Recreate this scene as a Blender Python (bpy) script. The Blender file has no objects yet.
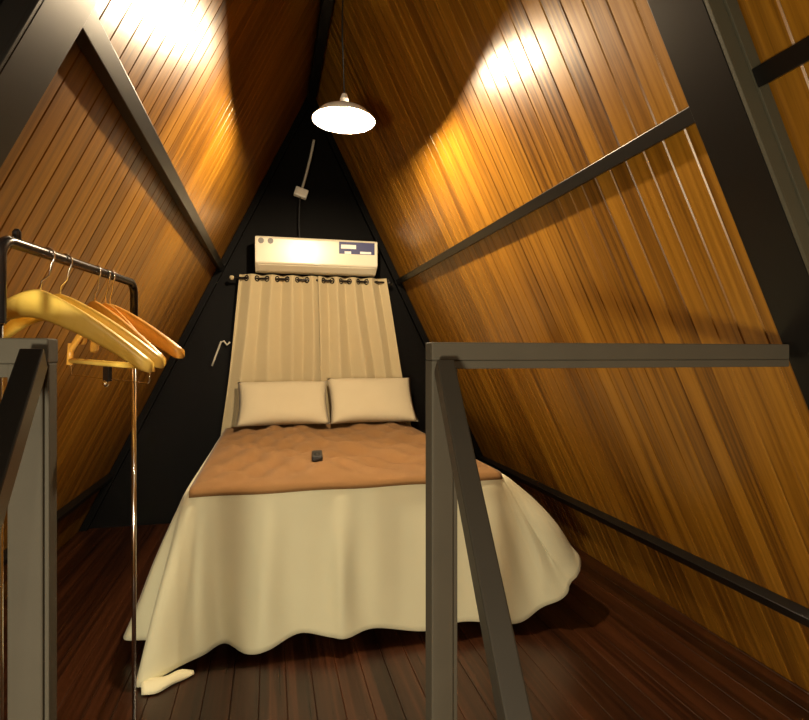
import bpy, bmesh, math, random
from mathutils import Vector, Matrix
random.seed(7)
C = bpy.context.scene.collection
R = math.radians
PI = math.pi

# ------------------------------------------------------------------ view
EYE = 1.27
F_PX = 550.0
YAW = R(13.8)
cam = bpy.data.cameras.new('camera')
cam.sensor_fit = 'HORIZONTAL'; cam.sensor_width = 36.0
cam.lens = F_PX / 809.0 * 36.0
cam.shift_y = -5.0 / 809.0
cam.clip_start = 0.02
cam_o = bpy.data.objects.new('camera', cam); C.objects.link(cam_o)
cam_o.location = (0, 0, EYE); cam_o.rotation_euler = (PI / 2, 0, -YAW)
bpy.context.scene.camera = cam_o

# A-frame room: half-slope K (x per z); wall surface positions
K = 0.49
XR0, XL0 = 1.975, -1.337                    # wall foot at loft floor level
def xr(z): return XR0 - K * z
def xl(z): return XL0 + K * z
ZA = (XR0 - XL0) / (2 * K)                  # ridge height
XA = (XR0 + XL0) / 2
ZLOW = -2.3
YB, YF = 4.50, -2.2                         # back and front ends

# ------------------------------------------------------------------ helpers
def obj(name, bm, mat, parent=None, smooth=False, bevel=0.0, subsurf=0, recalc=True):
    if recalc: bmesh.ops.recalc_face_normals(bm, faces=bm.faces[:])
    me = bpy.data.meshes.new(name); bm.to_mesh(me); bm.free()
    if mat: me.materials.append(mat)
    if smooth:
        for p in me.polygons: p.use_smooth = True
    o = bpy.data.objects.new(name, me); C.objects.link(o)
    if parent: o.parent = parent
    if bevel:
        b = o.modifiers.new('bevel', 'BEVEL'); b.width = bevel; b.segments = 2; b.limit_method = 'ANGLE'
    if subsurf:
        s = o.modifiers.new('sub', 'SUBSURF'); s.levels = subsurf; s.render_levels = subsurf
    return o
def thing(name, label, cat, loc=(0, 0, 0), rot=(0, 0, 0), group=None):
    o = bpy.data.objects.new(name, None); C.objects.link(o)
    o.empty_display_size = 0.1
    o.location = loc; o.rotation_euler = rot
    tag(o, label, cat, group)
    return o
def tag(o, label, cat, group=None):
    o['label'] = label; o['category'] = cat
    if group: o['group'] = group
    return o
def struct(o, label=None, cat=None):
    o['kind'] = 'structure'
    if label: o['label'] = label; o['category'] = cat
    return o
def box(bm, x0, x1, y0, y1, z0, z1, M=None):
    vs = [Vector((x, y, z)) for x in (x0, x1) for y in (y0, y1) for z in (z0, z1)]
    if M: vs = [M @ v for v in vs]
    v = [bm.verts.new(p) for p in vs]
    for f in ((0, 1, 3, 2), (4, 6, 7, 5), (0, 4, 5, 1), (2, 3, 7, 6), (0, 2, 6, 4), (1, 5, 7, 3)):
        bm.faces.new([v[i] for i in f])
def bar(bm, a, b, w, h, up=(0, 0, 1)):
    """square tube from a to b, w across, h along 'up'"""
    a, b = Vector(a), Vector(b); d = b - a; L = d.length; x = d.normalized()
    y = Vector(up).cross(x).normalized(); z = x.cross(y)
    M = Matrix(((x.x, y.x, z.x, a.x), (x.y, y.y, z.y, a.y), (x.z, y.z, z.z, a.z), (0, 0, 0, 1)))
    box(bm, 0, L, -w / 2, w / 2, -h / 2, h / 2, M)
def tube(bm, pts, r, seg=10, cap=True, closed=False):
    pts = [Vector(p) for p in pts]; n = len(pts); rings = []
    rr = r if hasattr(r, '__len__') else [r] * n
    ref = None
    for i, p in enumerate(pts):
        if closed: t = pts[(i + 1) % n] - pts[i - 1]
        else: t = pts[min(i + 1, n - 1)] - pts[max(i - 1, 0)]
        t.normalize()
        if ref is None: ref = t.orthogonal().normalized()
        ref = (ref - t * ref.dot(t)).normalized(); b = t.cross(ref)
        rings.append([bm.verts.new(p + (ref * math.cos(2 * PI * k / seg) + b * math.sin(2 * PI * k / seg)) * rr[i]) for k in range(seg)])
    for i in range(n if closed else n - 1):
        A, B = rings[i], rings[(i + 1) % n]
        for k in range(seg): bm.faces.new((A[k], A[(k + 1) % seg], B[(k + 1) % seg], B[k]))
    if cap and not closed:
        bm.faces.new(rings[0][::-1]); bm.faces.new(rings[-1])
def lathe(bm, prof, seg=32, cap0=True, cap1=True, M=None):
    rings = []
    for (r, z) in prof:
        rings.append([bm.verts.new((M or Matrix()) @ Vector((r * math.cos(2 * PI * k / seg), r * math.sin(2 * PI * k / seg), z))) for k in range(seg)])
    for A, B in zip(rings, rings[1:]):
        for k in range(seg): bm.faces.new((A[k], A[(k + 1) % seg], B[(k + 1) % seg], B[k]))
    if cap0: bm.faces.new(rings[0][::-1])
    if cap1: bm.faces.new(rings[-1])
def grid(bm, P):
    V = [[bm.verts.new(p) for p in row] for row in P]
    for a, b in zip(V, V[1:]):
        for i in range(len(a) - 1): bm.faces.new((a[i], a[i + 1], b[i + 1], b[i]))
def arc(c, r, a0, a1, n, ax=(1, 0, 0), ay=(0, 0, 1)):
    ax, ay, c = Vector(ax), Vector(ay), Vector(c)
    return [c + ax * r * math.cos(a0 + (a1 - a0) * i / n) + ay * r * math.sin(a0 + (a1 - a0) * i / n) for i in range(n + 1)]
def catmull(pts, n):
    """resample control tuples smoothly, n samples per span"""
    out = []
    for i in range(len(pts) - 1):
        p0, p1, p2, p3 = pts[max(i - 1, 0)], pts[i], pts[i + 1], pts[min(i + 2, len(pts) - 1)]
        for k in range(n):
            t = k / n
            out.append(tuple(0.5 * (2 * b + (c - a) * t + (2 * a - 5 * b + 4 * c - d) * t * t + (3 * b - a - 3 * c + d) * t ** 3)
                             for a, b, c, d in zip(p0, p1, p2, p3)))
    out.append(tuple(pts[-1]))
    return out

def ray(u, v, Y):
    a = (u - 404.5) / F_PX
    d = Vector((math.sin(YAW) + math.cos(YAW) * a, math.cos(YAW) - math.sin(YAW) * a, (355 - v) / F_PX))
    return Vector((0, 0, EYE)) + d * (Y / d.y)
def loc(p, par): return Vector(p) - par.location

# ------------------------------------------------------------------ materials
def mat(name):
    m = bpy.data.materials.new(name); m.use_nodes = True
    nt = m.node_tree; b = nt.nodes['Principled BSDF']
    return m, nt, b
def node(nt, t, **kw):
    n = nt.nodes.new(t)
    for k, v in kw.items():
        if k.startswith('i_'): n.inputs[int(k[2:])].default_value = v
        else: setattr(n, k, v)
    return n
def plain(name, col, rough=0.5, metal=0.0, noise=0.06, scale=30, bump=0.0, spec=0.5):
    m, nt, b = mat(name)
    tc = node(nt, 'ShaderNodeTexCoord'); nz = node(nt, 'ShaderNodeTexNoise'); nz.inputs['Scale'].default_value = scale; nz.inputs['Detail'].default_value = 3
    nt.links.new(tc.outputs['Object'], nz.inputs['Vector'])
    mx = node(nt, 'ShaderNodeMixRGB'); mx.inputs[1].default_value = tuple(c * (1 - noise) for c in col) + (1,); mx.inputs[2].default_value = tuple(min(1, c * (1 + noise)) for c in col) + (1,)
    nt.links.new(nz.outputs['Fac'], mx.inputs[0]); nt.links.new(mx.outputs[0], b.inputs['Base Color'])
    b.inputs['Roughness'].default_value = rough; b.inputs['Metallic'].default_value = metal
    b.inputs['Specular IOR Level'].default_value = spec
    if bump:
        bp = node(nt, 'ShaderNodeBump'); bp.inputs['Strength'].default_value = bump; bp.inputs['Distance'].default_value = 0.002
        nt.links.new(nz.outputs['Fac'], bp.inputs['Height']); nt.links.new(bp.outputs[0], b.inputs['Normal'])
    return m
def planks(name, dark, mid, light, width, rough, along='X', spec=0.5, off=0.0):
    """varnished boards: boards counted along local Y, grain runs along local X (or swapped)"""
    m, nt, b = mat(name); L = nt.links
    tc = node(nt, 'ShaderNodeTexCoord'); sp = node(nt, 'ShaderNodeSeparateXYZ'); L.new(tc.outputs['Object'], sp.inputs[0])
    acr, lon = ('Y', 'X') if along == 'X' else ('X', 'Y')
    dv = node(nt, 'ShaderNodeMath', operation='DIVIDE'); dv.inputs[1].default_value = width; L.new(sp.outputs[acr], dv.inputs[0])
    fl = node(nt, 'ShaderNodeMath', operation='FLOOR'); L.new(dv.outputs[0], fl.inputs[0])
    wn = node(nt, 'ShaderNodeTexWhiteNoise', noise_dimensions='1D'); L.new(fl.outputs[0], wn.inputs['W'])
    cx = node(nt, 'ShaderNodeCombineXYZ')
    m1 = node(nt, 'ShaderNodeMath', operation='MULTIPLY'); m1.inputs[1].default_value = 1.1; L.new(sp.outputs[lon], m1.inputs[0])
    m2 = node(nt, 'ShaderNodeMath', operation='MULTIPLY'); m2.inputs[1].default_value = 55; L.new(sp.outputs[acr], m2.inputs[0])
    m3 = node(nt, 'ShaderNodeMath', operation='MULTIPLY'); m3.inputs[1].default_value = 37; L.new(wn.outputs['Value'], m3.inputs[0])
    L.new(m1.outputs[0], cx.inputs[0]); L.new(m2.outputs[0], cx.inputs[1]); L.new(m3.outputs[0], cx.inputs[2])
    nz = node(nt, 'ShaderNodeTexNoise'); nz.inputs['Scale'].default_value = 1.0; nz.inputs['Detail'].default_value = 5; nz.inputs['Roughness'].default_value = 0.6
    L.new(cx.outputs[0], nz.inputs['Vector'])
    ad = node(nt, 'ShaderNodeMath', operation='MULTIPLY_ADD'); ad.inputs[1].default_value = 0.24; L.new(wn.outputs['Value'], ad.inputs[0])
    sb = node(nt, 'ShaderNodeMath', operation='SUBTRACT'); sb.inputs[1].default_value = 0.12; L.new(nz.outputs['Fac'], sb.inputs[0]); L.new(sb.outputs[0], ad.inputs[2])
    cr = node(nt, 'ShaderNodeValToRGB'); e = cr.color_ramp.elements
    e[0].position = 0.28; e[0].color = dark + (1,); e[1].position = 0.72; e[1].color = light + (1,)
    k = e.new(0.5); k.color = mid + (1,)
    L.new(ad.outputs[0], cr.inputs[0]); L.new(cr.outputs[0], b.inputs['Base Color'])
    rr = node(nt, 'ShaderNodeMath', operation='MULTIPLY_ADD'); rr.inputs[1].default_value = 0.14; rr.inputs[2].default_value = rough - 0.07
    L.new(nz.outputs['Fac'], rr.inputs[0]); L.new(rr.outputs[0], b.inputs['Roughness'])
    bp = node(nt, 'ShaderNodeBump'); bp.inputs['Strength'].default_value = 0.25; bp.inputs['Distance'].default_value = 0.0015
    L.new(nz.outputs['Fac'], bp.inputs['Height']); L.new(bp.outputs[0], b.inputs['Normal'])
    b.inputs['Specular IOR Level'].default_value = spec
    return m
def cloth(name, col, rough=0.85, scale=260, bump=0.12, var=0.05):
    m, nt, b = mat(name); L = nt.links
    tc = node(nt, 'ShaderNodeTexCoord')
    w1 = node(nt, 'ShaderNodeTexWave', wave_type='BANDS', bands_direction='X'); w1.inputs['Scale'].default_value = scale
    w2 = node(nt, 'ShaderNodeTexWave', wave_type='BANDS', bands_direction='Z'); w2.inputs['Scale'].default_value = scale
    nz = node(nt, 'ShaderNodeTexNoise'); nz.inputs['Scale'].default_value = 5; nz.inputs['Detail'].default_value = 4
    for n_ in (w1, w2, nz): L.new(tc.outputs['Object'], n_.inputs['Vector'])
    a = node(nt, 'ShaderNodeMath', operation='MULTIPLY'); L.new(w1.outputs['Fac'], a.inputs[0]); L.new(w2.outputs['Fac'], a.inputs[1])
    bp = node(nt, 'ShaderNodeBump'); bp.inputs['Strength'].default_value = bump; bp.inputs['Distance'].default_value = 0.001
    L.new(a.outputs[0], bp.inputs['Height']); L.new(bp.outputs[0], b.inputs['Normal'])
    mx = node(nt, 'ShaderNodeMixRGB'); mx.inputs[1].default_value = tuple(c * (1 - var) for c in col) + (1,); mx.inputs[2].default_value = tuple(min(1, c * (1 + var)) for c in col) + (1,)
    L.new(nz.outputs['Fac'], mx.inputs[0]); L.new(mx.outputs[0], b.inputs['Base Color'])
    b.inputs['Roughness'].default_value = rough; b.inputs['Specular IOR Level'].default_value = 0.2
    b.inputs['Sheen Weight'].default_value = 0.1
    return m
BW = 0.082
M_wall = planks('varnished wood cladding', (0.075, 0.028, 0.0025), (0.190, 0.081, 0.006), (0.265, 0.121, 0.011), BW, 0.31, 'X', 0.36)
M_floor = planks('dark red timber floor', (0.010, 0.003, 0.0015), (0.025, 0.0075, 0.0027), (0.055, 0.017, 0.006), 0.10, 0.30, 'Y', 0.45)
M_steel = plain('black painted steel', (0.0045, 0.004, 0.0035), 0.34, 0.0, 0.1, 14, spec=0.3)
M_rail = plain('dark grey painted steel tube', (0.056, 0.049, 0.036), 0.75, 0.0, 0.1, 14, spec=0.2)
M_hand = plain('dark handrail paint', (0.025, 0.022, 0.017), 0.5, 0.0, 0.1, 14, spec=0.3)
M_web_lit = plain('steel frame web with light painted in', (0.050, 0.046, 0.030), 0.6, 0, 0.1, 14, spec=0.3)  # lighter grey paints in the light falling on the near face
M_black = plain('black rack tube', (0.012, 0.010, 0.010), 0.25, 0.0, 0.1, 20)
M_chrome = plain('chrome wire', (0.75, 0.73, 0.70), 0.15, 1.0, 0.03, 30)
M_cream = cloth('cream cotton bedspread', (0.66, 0.625, 0.43), var=0.05)
M_tan = cloth('tan cotton top panel', (0.20, 0.104, 0.036), var=0.16)
M_pillow = cloth('cream pillow cotton', (0.50, 0.43, 0.29))
M_curt = cloth('beige curtain linen', (0.45, 0.37, 0.22), scale=180)
M_white = plain('warm white plastic', (0.66, 0.61, 0.47), 0.3, 0, 0.02, 8)
M_white2 = plain('white plug plastic', (0.78, 0.74, 0.62), 0.45, 0, 0.02, 8)
M_navy = plain('dark blue label print', (0.025, 0.03, 0.12), 0.5, 0, 0.05, 40)
M_labelw = plain('white label print', (0.75, 0.74, 0.70), 0.5, 0, 0.03, 40)
M_badge = plain('grey round badge', (0.16, 0.15, 0.14), 0.5, 0, 0.1, 80)
M_mark = plain('pale grey printed mark', (0.5, 0.46, 0.37), 0.5, 0, 0.05, 40)
M_hang_a = planks('pale varnished hanger wood', (0.86, 0.56, 0.09), (0.90, 0.62, 0.12), (0.93, 0.66, 0.16), 0.03, 0.35, 'X')
M_hang_b = planks('orange varnished hanger wood', (0.66, 0.31, 0.045), (0.76, 0.38, 0.06), (0.82, 0.43, 0.08), 0.03, 0.35, 'X')
M_boxspring = plain('dark bed base fabric', (0.03, 0.018, 0.012), 0.8, 0, 0.1, 60)
M_matt = plain('pale mattress ticking', (0.6, 0.54, 0.42), 0.8, 0, 0.05, 60)
M_shade_in = plain('white enamel shade', (0.85, 0.82, 0.75), 0.4, 0, 0.02, 10)
M_rubber = plain('black rubber', (0.01, 0.01, 0.01), 0.6, 0, 0.1, 30)
M_tile = plain('ground floor screed', (0.25, 0.2, 0.15), 0.6, 0, 0.15, 6)
def emitter(name, col, s):
    m, nt, b = mat(name); b.inputs['Base Color'].default_value = (1, 1, 1, 1)
    b.inputs['Emission Color'].default_value = col + (1,); b.inputs['Emission Strength'].default_value = s
    return m
M_bulb = emitter('lit bulb', (1.0, 0.78, 0.50), 5400)
M_backwall = plain('matte black of the dark back gable', (0.0022, 0.0018, 0.0015), 0.6, 0, 0.2, 4, spec=0.08)  # replaces dark glass; also keeps the back rafters looking unlit

# ------------------------------------------------------------------ room shell
SL = math.sqrt(1 + K * K)
def cladding(name, side):
    """tongue-and-groove boards running up the slope; real V grooves"""
    bm = bmesh.new()
    s0 = ZLOW * SL; s1 = ZA * SL
    d = 0.0032; g = 0.0034; q = 0.0018
    n0 = math.floor(YF / BW) - 1; n1 = math.ceil(YB / BW)
    prof = []
    for i in range(n0, n1):
        a, b = i * BW, (i + 1) * BW; c = (a + b) / 2
        prof += [(a, -d), (a + g, 0), (b - g, 0)]
    prof.append((n1 * BW, -d))
    lo = [bm.verts.new((s0, y, h)) for y, h in prof]; hi = [bm.verts.new((s1, y, h)) for y, h in prof]
    for i in range(len(prof) - 1): bm.faces.new((lo[i], hi[i], hi[i + 1], lo[i + 1]))
    th = -0.035
    bl = [bm.verts.new((s0, y, th)) for y in (prof[0][0], prof[-1][0])]; bh = [bm.verts.new((s1, y, th)) for y in (prof[0][0], prof[-1][0])]
    bm.faces.new((bl[0], bl[1], bh[1], bh[0]))
    bm.faces.new([bl[0]] + lo + [bl[1]]); bm.faces.new([bh[0]] + hi + [bh[1]])
    bm.faces.new((lo[0], hi[0], bh[0], bl[0])); bm.faces.new((lo[-1], hi[-1], bh[1], bl[1]))
    o = obj(name, bm, M_wall)
    if side > 0:
        sx, sy, sz = Vector((-K, 0, 1)) / SL, Vector((0, 1, 0)), Vector((-1, 0, -K)) / SL; org = (XR0, 0, 0)
    else:
        sx, sy, sz = Vector((K, 0, 1)) / SL, Vector((0, -1, 0)), Vector((1, 0, -K)) / SL; org = (XL0, 0, 0)
    o.matrix_world = Matrix(((sx.x, sy.x, sz.x, org[0]), (sx.y, sy.y, sz.y, org[1]), (sx.z, sy.z, sz.z, org[2]), (0, 0, 0, 1)))
    return o
wr = struct(cladding('wall_right', 1)); wl = cladding('wall_left', -1)
if True:                                    # left cladding is laid out in -Y, shift so that it spans the same length
    wl.location.y = YF + YB
    struct(wl)

# loft floor boards (run along Y)
bm = bmesh.new(); fw = 0.10; y0 = 0.98
x = XL0 + 0.0
nb = int((XR0 - XL0) / fw) + 1
prof = []
for i in range(nb):
    a, b = XL0 + i * fw, min(XL0 + (i + 1) * fw, XR0)
    prof += [(a, -0.003), (a + 0.0025, 0), (b - 0.0025, 0)]
prof.append((XR0, -0.003))
f0 = [bm.verts.new((px, y0, pz)) for px, pz in prof]; f1 = [bm.verts.new((px, YB, pz)) for px, pz in prof]
for i in range(len(prof) - 1): bm.faces.new((f0[i], f0[i + 1], f1[i + 1], f1[i]))
b0 = [bm.verts.new((px, y0, -0.03)) for px in (XL0, XR0)]; b1 = [bm.verts.new((px, YB, -0.03)) for px in (XL0, XR0)]
bm.faces.new((b0[0], b1[0], b1[1], b0[1])); bm.faces.new([b0[0]] + f0 + [b0[1]]); bm.faces.new([b1[0]] + f1 + [b1[1]])
bm.faces.new((f0[0], f1[0], b1[0], b0[0])); bm.faces.new((f0[-1], f1[-1], b1[1], b0[1]))
struct(obj('floor', bm, M_floor))
# ground floor far below and the plain front end wall, both outside the view
bm = bmesh.new(); box(bm, xl(ZLOW), xr(ZLOW), YF, YB, ZLOW - 0.1, ZLOW); struct(obj('floor_ground', bm, M_tile))
def tri_slab(name, ya, yb, m, z0=ZLOW, inset=0.0):
    bm = bmesh.new()
    P = [(xl(z0) + inset, z0), (xr(z0) - inset, z0), (XA, ZA - inset * 2)]
    a = [bm.verts.new((p[0], ya, p[1])) for p in P]; b = [bm.verts.new((p[0], yb, p[1])) for p in P]
    bm.faces.new(a); bm.faces.new(b[::-1])
    for i in range(3): bm.faces.new((a[i], a[(i + 1) % 3], b[(i + 1) % 3], b[i]))
    return obj(name, bm, m)
struct(tri_slab('wall_front', YF - 0.05, YF, M_wall))

# back gable: matte black panel standing in for night-dark glazing
bm = bmesh.new()
P = [(xl(0) + 0.02, 0.0), (xr(0) - 0.02, 0.0), (XA, ZA - 0.04)]
a = [bm.verts.new((p[0], 4.452, p[1])) for p in P]; b = [bm.verts.new((p[0], 4.490, p[1])) for p in P]
bm.faces.new(a); bm.faces.new(b[::-1])
for i in range(3): bm.faces.new((a[i], a[(i + 1) % 3], b[(i + 1) % 3], b[i]))
struct(obj('wall_back', bm, M_backwall))
bm = bmesh.new(); box(bm, -0.08, 0.80, 4.412, 4.451, 2.00, 2.10); struct(obj('trim_13', bm, M_steel, bevel=0.002))
hk = thing('pale_streak', 'small pale bent streak, built as a wire, on the dark back wall, left of the left curtain', 'hook', ray(224, 342, 4.44))  # pale bent streak of unclear nature, built as a thin wire
hp = [ray(212, 366, 4.425), ray(216, 355, 4.42), ray(221, 342, 4.42), ray(224, 341, 4.42), ray(227, 345, 4.42), ray(230, 342, 4.42)]
bm = bmesh.new(); tube(bm, [loc(p, hk) for p in hp], 0.007, 8); obj('wire', bm, M_mark, hk, smooth=True)
bm = bmesh.new(); tube(bm, [loc(hp[2], hk), loc(hp[2] + Vector((0, 0.031, 0)), hk)], 0.007, 8); obj('stub', bm, M_mark, hk, smooth=True)

# steel portal frames following the slope, purlins and ridge
def rafter(name, side, ya, yb, depth, lips=False, z0=ZLOW):
    bm = bmesh.new()
    n = (Vector((-1, 0, -K)) if side > 0 else Vector((1, 0, -K))) / SL
    f = xr if side > 0 else xl
    zt = ZA - depth * SL / K * 0.5 if False else ZA
    e0 = 0.002
    def P(z, h): return Vector((f(z), 0, z)) + n * h
    # inner edge stops at the centre plane
    zi = ZA - depth * SL / K
    q = [P(z0, e0), P(ZA - e0 * SL / K, e0), Vector((XA - side * 0 + side * 0.0005, 0, zi)), P(z0, depth)]
    A = [bm.verts.new((p.x, ya, p.z)) for p in q]; B = [bm.verts.new((p.x, yb, p.z)) for p in q]
    bm.faces.new(A); bm.faces.new(B[::-1])
    for i in range(4): bm.faces.new((A[i], A[(i + 1) % 4], B[(i + 1) % 4], B[i]))
    o = struct(obj(name, bm, M_steel if lips else M_backwall, bevel=0.0015))  # back rafters get the darker black so the lamp hardly shows on them
    if lips:
        bm = bmesh.new()
        q = [P(z0, 0.004), P(zi, 0.004), P(zi, depth - 0.001), P(z0, depth - 0.001)]
        A = [bm.verts.new((p.x, ya - 0.004, p.z)) for p in q]; B = [bm.verts.new((p.x, ya - 0.0005, p.z)) for p in q]
        bm.faces.new(A); bm.faces.new(B[::-1])
        for i in range(4): bm.faces.new((A[i], A[(i + 1) % 4], B[(i + 1) % 4], B[i]))
        for h0, h1 in ((depth - 0.007, depth), (depth * 0.42, depth * 0.42 + 0.005)):
            q = [P(z0, h0), P(zi, h0), P(zi, h1), P(z0, h1)]
            A = [bm.verts.new((p.x, ya - 0.011, p.z)) for p in q]; B = [bm.verts.new((p.x, ya - 0.0045, p.z)) for p in q]
            bm.faces.new(A); bm.faces.new(B[::-1])
            for i in range(4): bm.faces.new((A[i], A[(i + 1) % 4], B[(i + 1) % 4], B[i]))
        obj('web', bm, M_web_lit if side > 0 else M_steel, o, bevel=0.001)  # right near face coloured as if lit, left one stays black
    return o
rafter('trim_1', 1, 0.98, 1.11, 0.085, True)
rafter('trim_2', -1, 0.98, 1.11, 0.085, True)
rafter('trim_3', 1, 4.40, 4.495, 0.05, z0=0.0)
rafter('trim_4', -1, 4.40, 4.495, 0.05, z0=0.0)
def purlin(name, side, z, ya, yb, s=0.042):
    bm = bmesh.new()
    n = (Vector((-1, 0, -K)) if side > 0 else Vector((1, 0, -K))) / SL
    f = xr if side > 0 else xl
    c = Vector((f(z), 0, z)) + n * (s / 2 + 0.001)
    bar(bm, (c.x, ya, c.z), (c.x, yb, c.z), s, s, up=n)
    return struct(obj(name, bm, M_steel, bevel=0.002))
purlin('trim_5', 1, 1.883, 1.112, 4.398); purlin('trim_6', 1, 0.394, 1.112, 4.398)
purlin('trim_7', 1, 1.883, YF + 0.01, 0.97)
purlin('trim_8', -1, 1.945, 1.112, 4.398, 0.046); purlin('trim_9', -1, 0.394, 1.112, 4.398)
purlin('trim_10', -1, 1.945, YF + 0.01, 0.97, 0.046)
bm = bmesh.new(); zr = ZA - 0.075
box(bm, XA - 0.03, XA + 0.03, 1.112, 4.398, zr - 0.06, zr); struct(obj('trim_11', bm, M_steel, bevel=0.002))
bm = bmesh.new(); box(bm, xl(-0.1) + 0.10, xr(-0.1) - 0.10, 0.985, 1.09, -0.16, -0.031); struct(obj('trim_12', bm, M_steel, bevel=0.002))

# ------------------------------------------------------------------ guard railings at the stair head
ZT, ZM, ZB = EYE + 0.0265, EYE - 0.011, EYE - 0.037      # rail top, joint, underside
YR0, YR1 = 1.085, 1.135
g = thing('guard_railing', 'dark grey steel guard railing with one post, right of the bed foot', 'railing', (0.35, 1.07, 0))
g2 = thing('guard_railing', 'dark grey steel guard railing at the left edge, below the clothes hangers', 'railing', (-0.4, 1.07, 0))
def lbox(bm, par, x0, x1, y0, y1, z0, z1):
    L = par.location; box(bm, x0 - L.x, x1 - L.x, y0 - L.y, y1 - L.y, z0 - L.z, z1 - L.z)
xp = 0.3245
bm = bmesh.new(); lbox(bm, g, xp, 1.240, YR0, YR1, ZM, ZT); obj('top_rail', bm, M_rail, g, bevel=0.003)
bm = bmesh.new(); lbox(bm, g, xp + 0.047, 1.246, YR0 + 0.006, YR1 - 0.006, ZB + 0.008, ZM); obj('lower_rail', bm, M_rail, g, bevel=0.002)
bm = bmesh.new(); lbox(bm, g, xp, xp + 0.047, YR0, YR1, 0.001, ZM); obj('post', bm, M_rail, g, bevel=0.003)
bm = bmesh.new(); lbox(bm, g, xp + 0.047, xp + 0.058, YR0 + 0.006, YR1 - 0.006, 0.001, ZB + 0.008); obj('stile', bm, M_rail, g, bevel=0.002)
bm = bmesh.new(); lbox(bm, g, xp - 0.03, xp + 0.076, YR0 - 0.03, YR1 + 0.03, 0.0, 0.006); obj('base_plate', bm, M_rail, g)
pa, pb = ray(444, 366, 1.07), ray(519, 740, 0.63)
pb2 = pa + (pb - pa) * 1.9
bm = bmesh.new(); bar(bm, loc(pa, g), loc(pb2, g), 0.036, 0.040, up=(0, 0, 1)); obj('stair_handrail', bm, M_hand, g, bevel=0.003)

xq0, xq1 = -0.440, -0.377
bm = bmesh.new(); lbox(bm, g2, -0.70, xq1, YR0, YR1, ZM - 0.004, ZT + 0.003); obj('top_rail', bm, M_rail, g2, bevel=0.003)
bm = bmesh.new(); lbox(bm, g2, -0.695, xq0 + 0.01, YR0 + 0.006, YR1 - 0.006, ZB - 0.002, ZM - 0.004); obj('lower_rail', bm, M_rail, g2, bevel=0.002)
bm = bmesh.new(); lbox(bm, g2, xq0, xq1 - 0.008, YR0, YR1, 0.001, ZM - 0.004); obj('post', bm, M_rail, g2, bevel=0.003)
bm = bmesh.new(); lbox(bm, g2, xq1 - 0.008, xq1, YR0 + 0.006, YR1 - 0.006, 0.001, ZM - 0.004); obj('stile', bm, M_rail, g2, bevel=0.002)
bm = bmesh.new(); lbox(bm, g2, xq0 - 0.03, xq1 + 0.03, YR0 - 0.03, YR1 + 0.03, 0.0, 0.006); obj('base_plate', bm, M_rail, g2)
pa, pb = ray(34, 358, 1.07), ray(-40, 590, 0.75)
bm = bmesh.new(); bar(bm, loc(pa, g2), loc(pa + (pb - pa) * 1.9, g2), 0.036, 0.045, up=(0, 0, 1)); obj('stair_handrail', bm, M_steel, g2, bevel=0.003)

# ------------------------------------------------------------------ bed
BX0, BX1, BY0, BY1, BZ = -0.32, 1.06, 2.42, 4.30, 0.72
bed = thing('bed', 'double bed under the cream bedspread, mattress on a dark base', 'bed', ((BX0 + BX1) / 2, (BY0 + BY1) / 2, 0))
bm = bmesh.new(); lbox(bm, bed, BX0 + 0.04, BX1 - 0.04, BY0 + 0.05, BY1, 0.06, 0.40); obj('base', bm, M_boxspring, bed, bevel=0.02)
bm = bmesh.new(); lbox(bm, bed, BX0 + 0.02, BX1 - 0.02, BY0 + 0.03, BY1, 0.401, BZ - 0.035); obj('mattress', bm, M_matt, bed, bevel=0.05)
for sx in (BX0 + 0.12, BX1 - 0.12):
    for sy in (BY0 + 0.15, BY1 - 0.12):
        bm = bmesh.new(); lathe(bm, [(0.022, 0.0), (0.03, 0.061)], 16, M=Matrix.Translation(loc((sx, sy, 0), bed))); obj('leg', bm, M_boxspring, bed, smooth=False)

spread = thing('bedspread', 'cream bedspread with a tan top panel, its left front corner trailing on the floor', 'bedspread', (0.37, 3.3, BZ))
def wr_(x, y):                              # soft wrinkles on top of the bed
    return 2.3 * (0.006 * math.sin(9 * x + 5 * y + 1.5 * math.sin(4 * y)) + 0.004 * math.sin(23 * x - 17 * y + 2 * math.sin(6 * x))
            + 0.003 * math.sin(31 * x + 22 * y))
def edge_in(x, y):
    return max(0.0, min(1.0, min(x - BX0, BX1 - x, y - BY0) / 0.12))
bm = bmesh.new(); rows = []
for dy, dz in ((0.0285, 0.034), (0.0245, 0.020), (0.013, 0.006)):
    rows.append([loc((BX0 + (BX1 - BX0) * i / 70, BY0 - dy, BZ - dz + 0.002 * math.sin(i * 0.3)), spread) for i in range(71)])
NX, NY = 70, 80
for j in range(NY + 1):
    y = BY0 + (BY1 - BY0) * j / NY; row = []
    for i in range(NX + 1):
        x = BX0 + (BX1 - BX0) * i / NX
        e = edge_in(x, y)
        row.append(loc((x, y, BZ + 0.014 * math.sqrt(e) + (wr_(x, y) + 0.010) * e), spread))
    rows.append(row)
grid(bm, rows)
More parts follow.
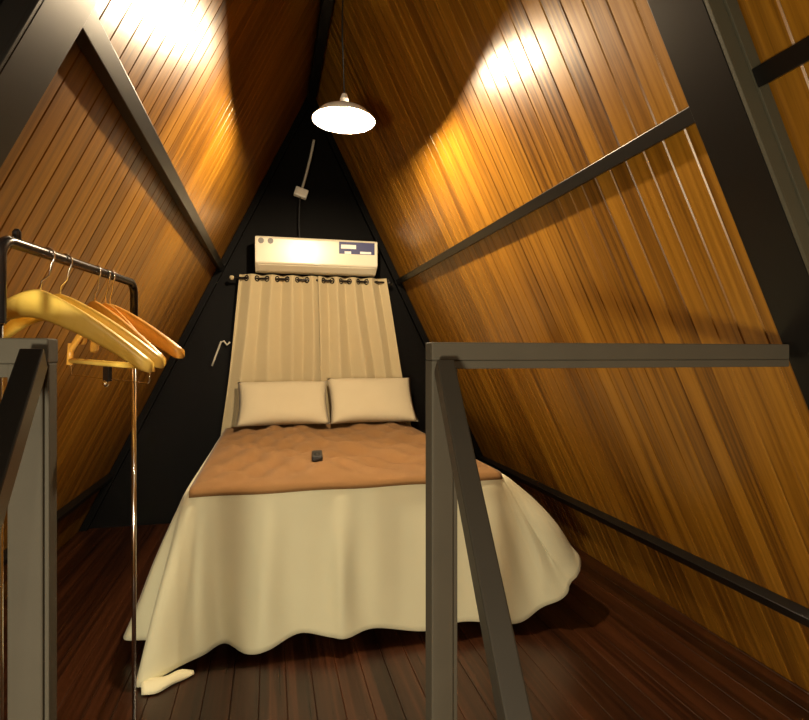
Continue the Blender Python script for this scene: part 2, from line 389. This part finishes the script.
# stations: (top x, top y, hem x, hem y, hem z)
ST = [(BX0, 4.28, -0.36, 4.28, 0.08), (BX0, 3.6, -0.43, 3.6, 0.07), (BX0, 3.0, -0.52, 3.0, 0.06), (BX0, 2.75, -0.57, 2.72, 0.06), (BX0, 2.56, -0.585, 2.56, 0.06),
      (BX0, 2.49, -0.46, 2.515, 0.06), (BX0 + 0.005, 2.45, -0.452, 2.40, 0.035), (BX0 + 0.012, 2.43, -0.478, 2.285, 0.010),
      (BX0 + 0.04, BY0, -0.36, 2.345, 0.03), (-0.25, BY0, -0.265, 2.42, 0.035), (-0.17, BY0, -0.18, 2.455, 0.055), (-0.08, BY0, -0.088, 2.385, 0.03), (0.02, BY0, 0.0, 2.39, 0.04),
      (0.13, BY0, 0.13, 2.41, 0.082), (0.25, BY0, 0.252, 2.37, 0.068), (0.34, BY0, 0.33, 2.365, 0.06), (0.46, BY0, 0.46, 2.40, 0.07), (0.66, BY0, 0.667, 2.37, 0.045),
      (0.84, BY0, 0.84, 2.36, 0.07), (0.98, BY0, 1.09, 2.34, 0.046), (BX1 - 0.03, BY0, 1.23, 2.345, 0.10), (BX1 - 0.01, BY0 + 0.008, 1.352, 2.345, 0.15),
      (BX1, 2.45, 1.46, 2.42, 0.272), (BX1, 2.65, 1.47, 2.65, 0.28), (BX1, 3.0, 1.45, 3.0, 0.24), (BX1, 3.5, 1.42, 3.5, 0.2), (BX1, 4.0, 1.30, 4.0, 0.15), (BX1, 4.28, 1.15, 4.28, 0.12)]
cols = catmull(ST, 8)
def skirt(off):
    P = []
    NV = 26
    n = len(cols)
    for j in range(NV + 1):
        v = j / NV; row = []
        for i, (tx, ty, hx, hy, hz) in enumerate(cols):
            p = i / (n - 1)
            ox, oy = hx - tx, hy - ty
            # lean outwards with a rounded shoulder at the mattress edge
            s = v
            bulge = 0.035 * math.sin(PI * min(1, v * 1.15)) if p > 0.75 else 0.012 * math.sin(PI * v)
            L = math.hypot(ox, oy) or 1e-6
            f = s + 0.0
            zz = BZ - 0.013 + (hz - BZ + 0.013) * v
            sh = 0.02 * (1 - (1 - min(1, v / 0.06)) ** 2)
            nx = (cols[min(i + 1, n - 1)][1] - cols[max(i - 1, 0)][1]); ny = -(cols[min(i + 1, n - 1)][0] - cols[max(i - 1, 0)][0])
            nl = math.hypot(nx, ny) or 1; nx, ny = nx / nl, ny / nl
            nx, ny = -nx, -ny
            if nx * (tx - 0.37) + ny * (ty - 3.3) < 0: nx, ny = -nx, -ny
            a = 0.022 * min(1, v * 1.6) ** 1.2
            fold = a * (math.sin(p * 118 + 0.6 * math.sin(v * 3)) * 0.55 + 0.45 * math.sin(p * 71 + 1.3)) if 0.02 < p < 0.98 else 0
            fold *= (1 - 0.75 * v ** 4)
            q = bulge + sh + fold
            x = tx + ox * f + nx * q; y = ty + oy * f + ny * q
            z = zz - 0.012 * (1 - v) * 0 + 0.004 * math.sin(p * 300 + v * 8) * v * (1 - v)
            row.append(loc((x, y, max(z, 0.006)), spread))
        P.append(row)
    return P
tp = obj('top_panel', bm, M_tan, spread, smooth=True)
sd = tp.modifiers.new('thick', 'SOLIDIFY'); sd.thickness = 0.006; sd.offset = -1
bm = bmesh.new(); grid(bm, skirt(0))
sk = obj('skirt', bm, M_cream, spread, smooth=True)
sk['label'] = 'cream skirt falling to the floor'; tp['label'] = 'tan wrinkled top panel'
sd = sk.modifiers.new('thick', 'SOLIDIFY'); sd.thickness = 0.005; sd.offset = 0
# corner of the hem lying folded on the boards
bm = bmesh.new(); P = []
for j in range(9):
    t = j / 8; row = []
    for i in range(15):
        s = i / 14
        cx_, cy_ = -0.468 + 0.175 * s, 2.243 + 0.082 * s
        ang = -0.3 + t * PI * 1.1
        r_ = (0.023 + 0.005 * math.sin(9 * s) + 0.004 * math.sin(5 * t + 8 * s)) * (0.55 + 0.6 * math.sin(PI * (0.15 + 0.8 * s))) * (1 - 0.6 * s ** 3)
        row.append(loc((cx_ - 0.4 * r_ * math.cos(ang), cy_ + r_ * math.cos(ang) * 1.5, 0.006 + r_ * max(0, math.sin(ang)) * 1.1), spread))
    P.append(row)
grid(bm, P); ho = obj('hem_fold', bm, M_cream, spread, smooth=True)
sd = ho.modifiers.new('thick', 'SOLIDIFY'); sd.thickness = 0.004; sd.offset = 0

def pillow(cx, cy, w, h, th, tilt, label, rz=0.0, roll=0.0, seed=0):
    bm = bmesh.new(); N = 22; rnd = random.Random(seed)
    ph = [rnd.uniform(0, 6) for _ in range(4)]
    def side(sg):
        P = []
        for j in range(N + 1):
            row = []
            for i in range(N + 1):
                a, b = -1 + 2 * i / N, -1 + 2 * j / N
                # corners reach out, edges are drawn in
                x = a * w / 2 * (1 - 0.055 * (1 - b * b)*abs(a)**3); y = b * h / 2 * (1 - 0.06 * (1 - a * a)*abs(b)**3)
                t = max(0, (1 - a ** 4)) ** 0.55 * max(0, (1 - b ** 4)) ** 0.55
                z = sg * th / 2 * t * (1 - 0.12 * (a * a + b * b)) + 0.006 * t * math.sin(4 * a + ph[0]) * math.sin(3 * b + ph[1])
                row.append(Vector((x, y, z)))
            P.append(row)
        return P
    grid(bm, side(1)); grid(bm, side(-1))
    bmesh.ops.remove_doubles(bm, verts=bm.verts[:], dist=0.0004)
    o = obj('pillow', bm, M_pillow, smooth=True)
    o.rotation_euler = (R(tilt), R(roll), R(rz))
    hz = BZ + 0.034 + abs(math.sin(R(tilt))) * h / 2 + th * 0.10
    o.location = (cx, cy, hz)
    return tag(o, label, 'pillow', 'pillows at the head of the bed')
pillow(0.10, 4.13, 0.66, 0.385, 0.14, 52, 'left cream pillow leaning against the curtain at the bed head', 0, 0, 1)
pillow(0.76, 4.13, 0.66, 0.41, 0.14, 52, 'right cream pillow leaning against the curtain, nearer the dark right post', 0, 0, 5)

# remote control
rc = thing('remote_control', 'small black remote control lying on the tan top of the bed', 'remote control', (0.232, 2.78, BZ + 0.031), (R(2), 0, R(-4)))
bm = bmesh.new(); box(bm, -0.026, 0.026, -0.075, 0.075, 0, 0.028); obj('body', bm, M_rubber, rc, bevel=0.006)
bm = bmesh.new(); box(bm, -0.016, 0.016, 0.02, 0.062, 0.0282, 0.0290); obj('screen', bm, M_rubber, rc)
for i in range(2):
    for j in range(3):
        bm = bmesh.new(); box(bm, -0.015 + i * 0.018, -0.003 + i * 0.018, -0.06 + j * 0.024, -0.046 + j * 0.024, 0.0282, 0.0300); obj('button', bm, M_rubber, rc)

# ------------------------------------------------------------------ curtains on a rod
ZROD = EYE + 0.583; YC = 4.335
rod = thing('curtain_rod', 'thin black curtain rod under the air conditioner', 'curtain rod', (0.34, YC, ZROD))
bm = bmesh.new(); tube(bm, [(-0.60, 0, 0), (0.585, 0, 0)], 0.009, 12); obj('rod', bm, M_black, rod, smooth=True)
for sx in (-0.615, 0.60):
    bm = bmesh.new(); bmesh.ops.create_uvsphere(bm, u_segments=14, v_segments=8, radius=0.018, matrix=Matrix.Translation((sx, 0, 0))); obj('finial', bm, M_curt if sx < 0 else M_black, rod, smooth=True)
for sx in (-0.50, 0.50):
    bm = bmesh.new(); box(bm, sx - 0.008, sx + 0.008, 0.006, 0.073, -0.012, 0.012); obj('bracket', bm, M_black, rod)
def curtain(x0t, x1t, x0b, x1b, nf, phase, label):
    zt, zb = ZROD + 0.030, 0.60
    t = thing('curtain', label, 'curtain', ((x0t + x1t) / 2, YC, zb), group='curtains behind the bed')
    bm = bmesh.new(); NU, NV = nf * 18, 30; P = []
    def pt(u, v):
        x = (x0t + (x1t - x0t) * u) * (1 - v) + (x0b + (x1b - x0b) * u) * v
        A = 0.030 * (1 - 0.35 * v)
        ph_ = 2 * PI * (nf * u + phase) + 0.7 * math.sin(2.2 * v + 5 * u) * v
        y = YC + A * math.sin(ph_) + 0.010 * v * math.sin(17 * u + 3 * v)
        x += 0.010 * math.sin(ph_ * 2) * 0.5 + 0.012 * v * math.sin(9 * u + 4 * v)
        return Vector((x, y, zt + (zb - zt) * v))
    for j in range(NV + 1):
        P.append([loc(pt(i / NU, j / NV), t) for i in range(NU + 1)])
    grid(bm, P); o = obj('cloth', bm, M_curt, t, smooth=True)
    s = o.modifiers.new('thick', 'SOLIDIFY'); s.thickness = 0.002; s.offset = 0
    # eyelets where the cloth crosses the rod
    for k in range(nf * 2):
        u = (k * 0.5 + 0.0 - phase) / nf
        u += math.ceil(-u * nf) / nf if u < 0 else 0
        if not 0.01 < u < 0.99: continue
        v = 0.030 / (zt - zb)
        p = pt(u, v); q = pt(u + 0.004, v); tn = (q - p).normalized(); nrm = Vector((-tn.y, tn.x, 0)).normalized()
        bm = bmesh.new()
        tube(bm, [loc(p, t) + (tn * math.cos(a) + Vector((0, 0, 1)) * math.sin(a)) * 0.019 for a in [2 * PI * i / 20 for i in range(20)]], 0.0055, 8, closed=True)
        obj('eyelet', bm, M_black, t, smooth=True)
    return t
curtain(-0.225, 0.374, -0.36, 0.412, 4, 0.10, 'left beige eyelet curtain behind the left pillow')
curtain(0.362, 0.905, 0.39, 1.13, 4, 0.65, 'right beige eyelet curtain behind the right pillow')

# ------------------------------------------------------------------ air conditioner
YACF = 4.19
c0, c1 = ray(255, 235, YACF), ray(377.5, 241.5, YACF)
axl, axr = c0.x, c1.x
zt = (c0.z + c1.z) / 2 ; zb = EYE + 0.655 ; 
ac = thing('air_conditioner', 'white split air conditioner above the curtain rod', 'air conditioner', ((axl + axr) / 2, 4.30, zb))
hw = (axr - axl) / 2
H = zt - zb
prof = [(-0.108, 0.024), (-0.113, 0.034), (-0.113, H - 0.02), (-0.107, H - 0.004), (-0.095, H), (0.095, H), (0.098, H - 0.003), (0.098, 0.0), (0.03, -0.03), (-0.03, -0.025)]
bm = bmesh.new()
xs = [-hw, -hw + 0.004, hw - 0.004, hw]
rings = []
for xi, x in enumerate(xs):
    k = 0.985 if xi in (0, 3) else 1
    rings.append([bm.verts.new((x, y * k, H / 2 + (z - H / 2) * k)) for y, z in prof])
for A, B in zip(rings, rings[1:]):
    for i in range(len(prof)): bm.faces.new((A[i], A[(i + 1) % len(prof)], B[(i + 1) % len(prof)], B[i]))
bm.faces.new(rings[0]); bm.faces.new(rings[-1][::-1])
obj('housing', bm, M_white, ac, bevel=0.003)
bm = bmesh.new()
M = Matrix.Translation((0, -0.068, 0.0)) @ Matrix.Rotation(R(-32), 4, 'X')
box(bm, -hw + 0.02, hw - 0.02, -0.034, 0.034, -0.004, 0.004, M); obj('louver', bm, M_white, ac, bevel=0.002)
yf = -0.113
def acx(u): return ray(u, 250, YACF).x - ac.location.x
def acz(v, u): return ray(u, v, YACF).z - zb
st_ = None
bm = bmesh.new(); box(bm, acx(339), acx(374.5), yf - 0.0012, yf + 0.0005, acz(254.5, 357), acz(242.5, 357)); st_ = obj('sticker', bm, M_navy, ac)
st_['label'] = 'dark blue and white rectangular sticker'
bm = bmesh.new(); box(bm, acx(341), acx(356), yf - 0.0020, yf - 0.0013, acz(249, 350), acz(245, 350)); obj('white_patch', bm, M_labelw, st_)
bm = bmesh.new(); box(bm, acx(344.5), acx(351), yf - 0.0020, yf - 0.0013, acz(254, 348), acz(251.5, 348)); obj('white_patch', bm, M_labelw, st_)
bm = bmesh.new(); box(bm, acx(360), acx(371), yf - 0.0020, yf - 0.0013, acz(254.3, 366), acz(252, 366)); obj('white_patch', bm, M_labelw, st_)
for u in (261, 270.5):
    bm = bmesh.new(); Mb = Matrix.Translation((acx(u), yf - 0.0015, acz(240.5, 261))) @ Matrix.Rotation(PI / 2, 4, 'X')
    lathe(bm, [(0.021, -0.0015), (0.021, 0.001)], 24, M=Mb); o = obj('round_badge', bm, M_badge, ac)
bm = bmesh.new(); box(bm, acx(314), acx(321), yf - 0.0012, yf + 0.0005, acz(265.3, 317), acz(263.8, 317)); obj('printed_mark', bm, M_mark, ac)

# power cable with white plug hanging from the ridge above the air conditioner
pp = [ray(314, 140, 4.33), ray(311, 155, 4.33), ray(306, 175, 4.335), ray(301, 193, 4.34), ray(299.5, 205, 4.34), ray(299, 225, 4.345), ray(300, 240, 4.35)]
pc = thing('power_cable', 'white power cable and plug hanging above the air conditioner', 'cable', pp[3])
bm = bmesh.new(); tube(bm, [loc(p, pc) for p in catmull([tuple(p) for p in pp], 5)][:16], 0.010, 8); obj('cable', bm, M_mark, pc, smooth=True)
bm = bmesh.new(); tube(bm, [loc(p, pc) for p in catmull([tuple(p) for p in pp], 5)][16:], 0.005, 8); o = obj('lower_cable', bm, M_rubber, pc, smooth=True); o['label'] = 'dark lower cable'
bm = bmesh.new(); box(bm, -0.05, 0.05, -0.03, 0.03, -0.035, 0.035, Matrix.Rotation(R(18), 4, 'Y')); obj('plug', bm, M_white2, pc, bevel=0.008)

# ------------------------------------------------------------------ pendant lamp
LX, LY, LZ = 0.335, 2.545, EYE + 1.085      # centre of the shade's rim
TILT = (0, R(1.5), 0)
lamp = thing('pendant_lamp', 'lit pendant lamp with a shallow round shade hanging from the ridge', 'lamp', (LX, LY, LZ), TILT)
bm = bmesh.new()
lathe(bm, [(0.146, 0.0), (0.146, 0.004), (0.11, 0.042), (0.06, 0.066), (0.03, 0.075), (0.028, 0.073), (0.058, 0.063), (0.108, 0.039), (0.1435, 0.002)], 48, False, False)
# close the loop
bm.verts.ensure_lookup_table()
n = 48; A = bm.verts[0:n]; B = bm.verts[8 * n:9 * n]
for k in range(n): bm.faces.new((A[k], A[(k + 1) % n], B[(k + 1) % n], B[k]))
obj('shade', bm, M_shade_in, lamp, smooth=True)
bm = bmesh.new(); lathe(bm, [(0.021, 0.031), (0.021, 0.10), (0.012, 0.125)], 20); obj('socket', bm, M_shade_in, lamp, smooth=False)
bm = bmesh.new()
lathe(bm, [(0.004, -0.017), (0.016, -0.014), (0.026, -0.006), (0.028, 0.003), (0.024, 0.015), (0.016, 0.030)], 24, M=Matrix.Translation((0.008, 0, -0.003))); obj('bulb', bm, M_bulb, lamp, smooth=True)
bm = bmesh.new(); d = zr - 0.06 - LZ
tube(bm, [(0, 0, 0.12), (-d * 0.02, 0, 0.4), (-math.sin(R(1.5)) * d, 0, d * math.cos(R(1.5)) - 0.022)], 0.004, 8); obj('cord', bm, M_rubber, lamp, smooth=True)
bm = bmesh.new(); lathe(bm, [(0.03, -0.0), (0.03, 0.02)], 20, M=Matrix.Translation((-math.sin(R(1.5)) * d, 0, d * math.cos(R(1.5)) - 0.024))); obj('canopy', bm, M_black, lamp)

# ------------------------------------------------------------------ clothes rack and hangers
A0 = Vector((-0.4925, 1.184, EYE + 0.2195)); A1 = Vector((-0.4015, 1.8285, EYE + 0.2195))
ax = (A1 - A0); LEN = ax.length; ax.normalize(); RZ = math.atan2(ax.y, ax.x)      # local x runs along the bar
rack = thing('clothes_rack', 'black tubular clothes rack with thin chrome posts holding wooden hangers beside the left wall', 'clothes rack', (A0.x, A0.y, 0), (0, 0, RZ))
zr_ = A0.z; r = 0.0115; cr = 0.035
bm = bmesh.new()
pts = [(0, 0, zr_ - 0.16)] + arc((cr, 0, zr_ - cr), cr, PI, PI / 2, 6) + arc((LEN - cr, 0, zr_ - cr), cr, PI / 2, 0, 6) + [(LEN, 0, zr_ - 0.16)]
tube(bm, pts, r, 14); obj('hanging_rail', bm, M_black, rack, smooth=True)
for xx in (0, LEN):
    bm = bmesh.new(); tube(bm, [(xx, 0, 0.031), (xx, 0, zr_ - 0.161)], 0.0065, 14); obj('post', bm, M_chrome, rack, smooth=True)
    bm = bmesh.new(); tube(bm, [(xx, -0.2, 0.018), (xx, 0.2, 0.018)], 0.012, 12); obj('foot', bm, M_black, rack, smooth=True)
bm = bmesh.new(); tube(bm, [(0.01, 0, 0.12), (LEN - 0.01, 0, 0.12)], 0.009, 12); obj('lower_bar', bm, M_black, rack, smooth=True)
bm = bmesh.new(); lathe(bm, [(0.008, 0), (0.008, 0.014), (0.004, 0.02)], 14, M=Matrix.Translation((0.055, 0, zr_ + r - 0.002))); obj('end_cap', bm, M_black, rack)

def hanger(Y, yaw, roll, m, label, grp, half=0.22, D=0.118, kind='shoulder', hang=0.078, sweep=21.5, thick=1.0, cat='hanger'):
    t_ = (Y - A0.y) / ax.y; c = A0 + ax * t_
    top = r + 0.0025
    root = thing('clothes_hanger', label, cat, (c.x, c.y, c.z + top), (0, 0, R(yaw)), grp)
    body = bpy.data.objects.new('x', None)  # placeholder replaced below
    bpy.data.objects.remove(body)
    Mr = Matrix.Rotation(R(roll), 4, 'Y')
    sw = math.tan(R(sweep))
    bm = bmesh.new(); N = 34; rings = []; SEG = 14
    zc = -(hang + top)
    for i in range(N + 1):
        s = -1 + 2 * i / N; a = abs(s)
        x = s * half
        y = half * sw * (a - 0.18 * (1 - math.exp(-a * 6))) if a > 0 else 0
        z = zc - D * (a ** 1.4)
        hh = (0.032 - 0.016 * a) * (1.0 if kind == 'shoulder' else 0.6)
        ww = (0.008 + 0.006 * a) * thick
        if a > 0.96: hh *= 0.8; ww *= 0.8
        ring = []
        for k in range(SEG):
            an = 2 * PI * k / SEG; ca, sa = math.cos(an), math.sin(an)
            p = Vector((x, y + ww * math.copysign(abs(ca) ** 0.6, ca), z - hh + hh * math.copysign(abs(sa) ** 0.7, sa)))
            ring.append(bm.verts.new(Mr @ p))
        rings.append(ring)
    for A, B in zip(rings, rings[1:]):
        for k in range(SEG): bm.faces.new((A[k], A[(k + 1) % SEG], B[(k + 1) % SEG], B[k]))
    bm.faces.new(rings[0][::-1]); bm.faces.new(rings[-1])
    obj('shoulder_bar', bm, m, root, smooth=True)
    bm = bmesh.new()
    rh = 0.019
    hook = [Vector((0, 0, zc - 0.01)), Vector((0, 0, zc + 0.018)), Vector((0.006, 0, zc + 0.032))] 
    ca_ = Vector((0, 0, -rh))
    hook += [ca_ + Vector((rh * math.cos(a), 0, rh * math.sin(a))) for a in [R(-50) + R(220) * i / 14 for i in range(15)]]
    hook[0] = Mr @ hook[0]; hook[1] = Mr @ hook[1]
    tube(bm, hook, 0.0022, 8); obj('hook', bm, M_chrome, root, smooth=True)
    if kind == 'trouser':
        zb_ = zc - D - 0.035
        bm = bmesh.new(); tube(bm, [Mr @ Vector((-half * 1.02, half * sw * .8, zb_)), Mr @ Vector((half * 1.02, half * sw * .8, zb_))], 0.0075, 12); obj('trouser_bar', bm, M_hang_a, root, smooth=True)
        for sg in (-1, 1):
            bm = bmesh.new(); tube(bm, [Mr @ Vector((sg * half * 0.97, half * sw * .8, zb_ + 0.05)), Mr @ Vector((sg * half, half * sw * .8, zb_ - 0.012))], 0.009, 10); obj('bar_end', bm, M_hang_b, root, smooth=True)
        zw = zb_ - 0.042
        bm = bmesh.new()
        yy = half * sw * .8
        tube(bm, [Mr @ Vector(p) for p in ((half * 0.97, yy, zb_), (half * 0.96, yy, zw + 0.008), (half * 0.93, yy, zw), (-half * 0.93, yy, zw), (-half * 0.97, yy, zw + 0.008), (-half * 0.97, yy, zb_))], 0.0016, 8)
        obj('clip_wire', bm, M_chrome, root, smooth=True)
        bm = bmesh.new(); box(bm, -0.014, 0.014, yy - 0.006, yy + 0.006, zw - 0.006, zb_ - 0.008, Mr); o = obj('clip', bm, M_black, root, bevel=0.002)
        bm = bmesh.new(); bmesh.ops.create_uvsphere(bm, u_segments=12, v_segments=8, radius=0.009, matrix=Mr @ Matrix.Translation((0.003, yy - 0.006, zw - 0.012))); obj('clip_knob', bm, M_chrome, root, smooth=True)
    return root
GH = 'wooden hangers on the clothes rack'
hanger(1.346, -23, 10, M_hang_a, 'pale yellow wooden hanger, the front one nearest the camera', GH, half=0.238)
hanger(1.422, -25, 8, M_hang_a, 'pale wooden hanger second from the front, mostly hidden by the front hanger', GH, half=0.232)
hanger(1.583, -50, 8, M_hang_b, 'darker orange wooden hanger, third from the front', GH)
hanger(1.666, -47, 2, M_hang_b, 'darker orange wooden hanger farthest back, next to the end of the rack', GH)
hanger(1.637, -47, 2, M_hang_b, 'thin wooden trouser hanger with a bar and wire clip, showing below the front hanger', GH, half=0.205, D=0.13, kind='trouser', sweep=3, thick=0.6)

# ------------------------------------------------------------------ light
# warm light coming up the stairwell from the floor below, behind the viewer
ld = bpy.data.lights.new('stairwell_light', 'POINT'); ld.energy = 225; ld.color = (1.0, 0.90, 0.66); ld.shadow_soft_size = 0.15
lo_ = bpy.data.objects.new('stairwell_light', ld); C.objects.link(lo_); lo_.location = (-0.80, -0.90, 0.72)

# added fill spot, high behind the viewer, brightens hangers and bed front
sd_ = bpy.data.lights.new('high_fill_spot', 'SPOT'); sd_.energy = 45; sd_.color = (1.0, 0.90, 0.66); sd_.shadow_soft_size = 0.05
sd_.spot_size = R(158); sd_.spot_blend = 0.25
so_ = bpy.data.objects.new('high_fill_spot', sd_); C.objects.link(so_); so_.location = (0.1, -0.9, 2.25)

w = bpy.data.worlds.new('night'); bpy.context.scene.world = w; w.use_nodes = True
bg = w.node_tree.nodes['Background']; bg.inputs[0].default_value = (0.10, 0.12, 0.18, 1); bg.inputs[1].default_value = 0.01
vs = bpy.context.scene.view_settings
vs.view_transform = 'Standard'; vs.look = 'None'; vs.gamma = 1.0; vs.exposure = 0.2; vs.use_curve_mapping = False
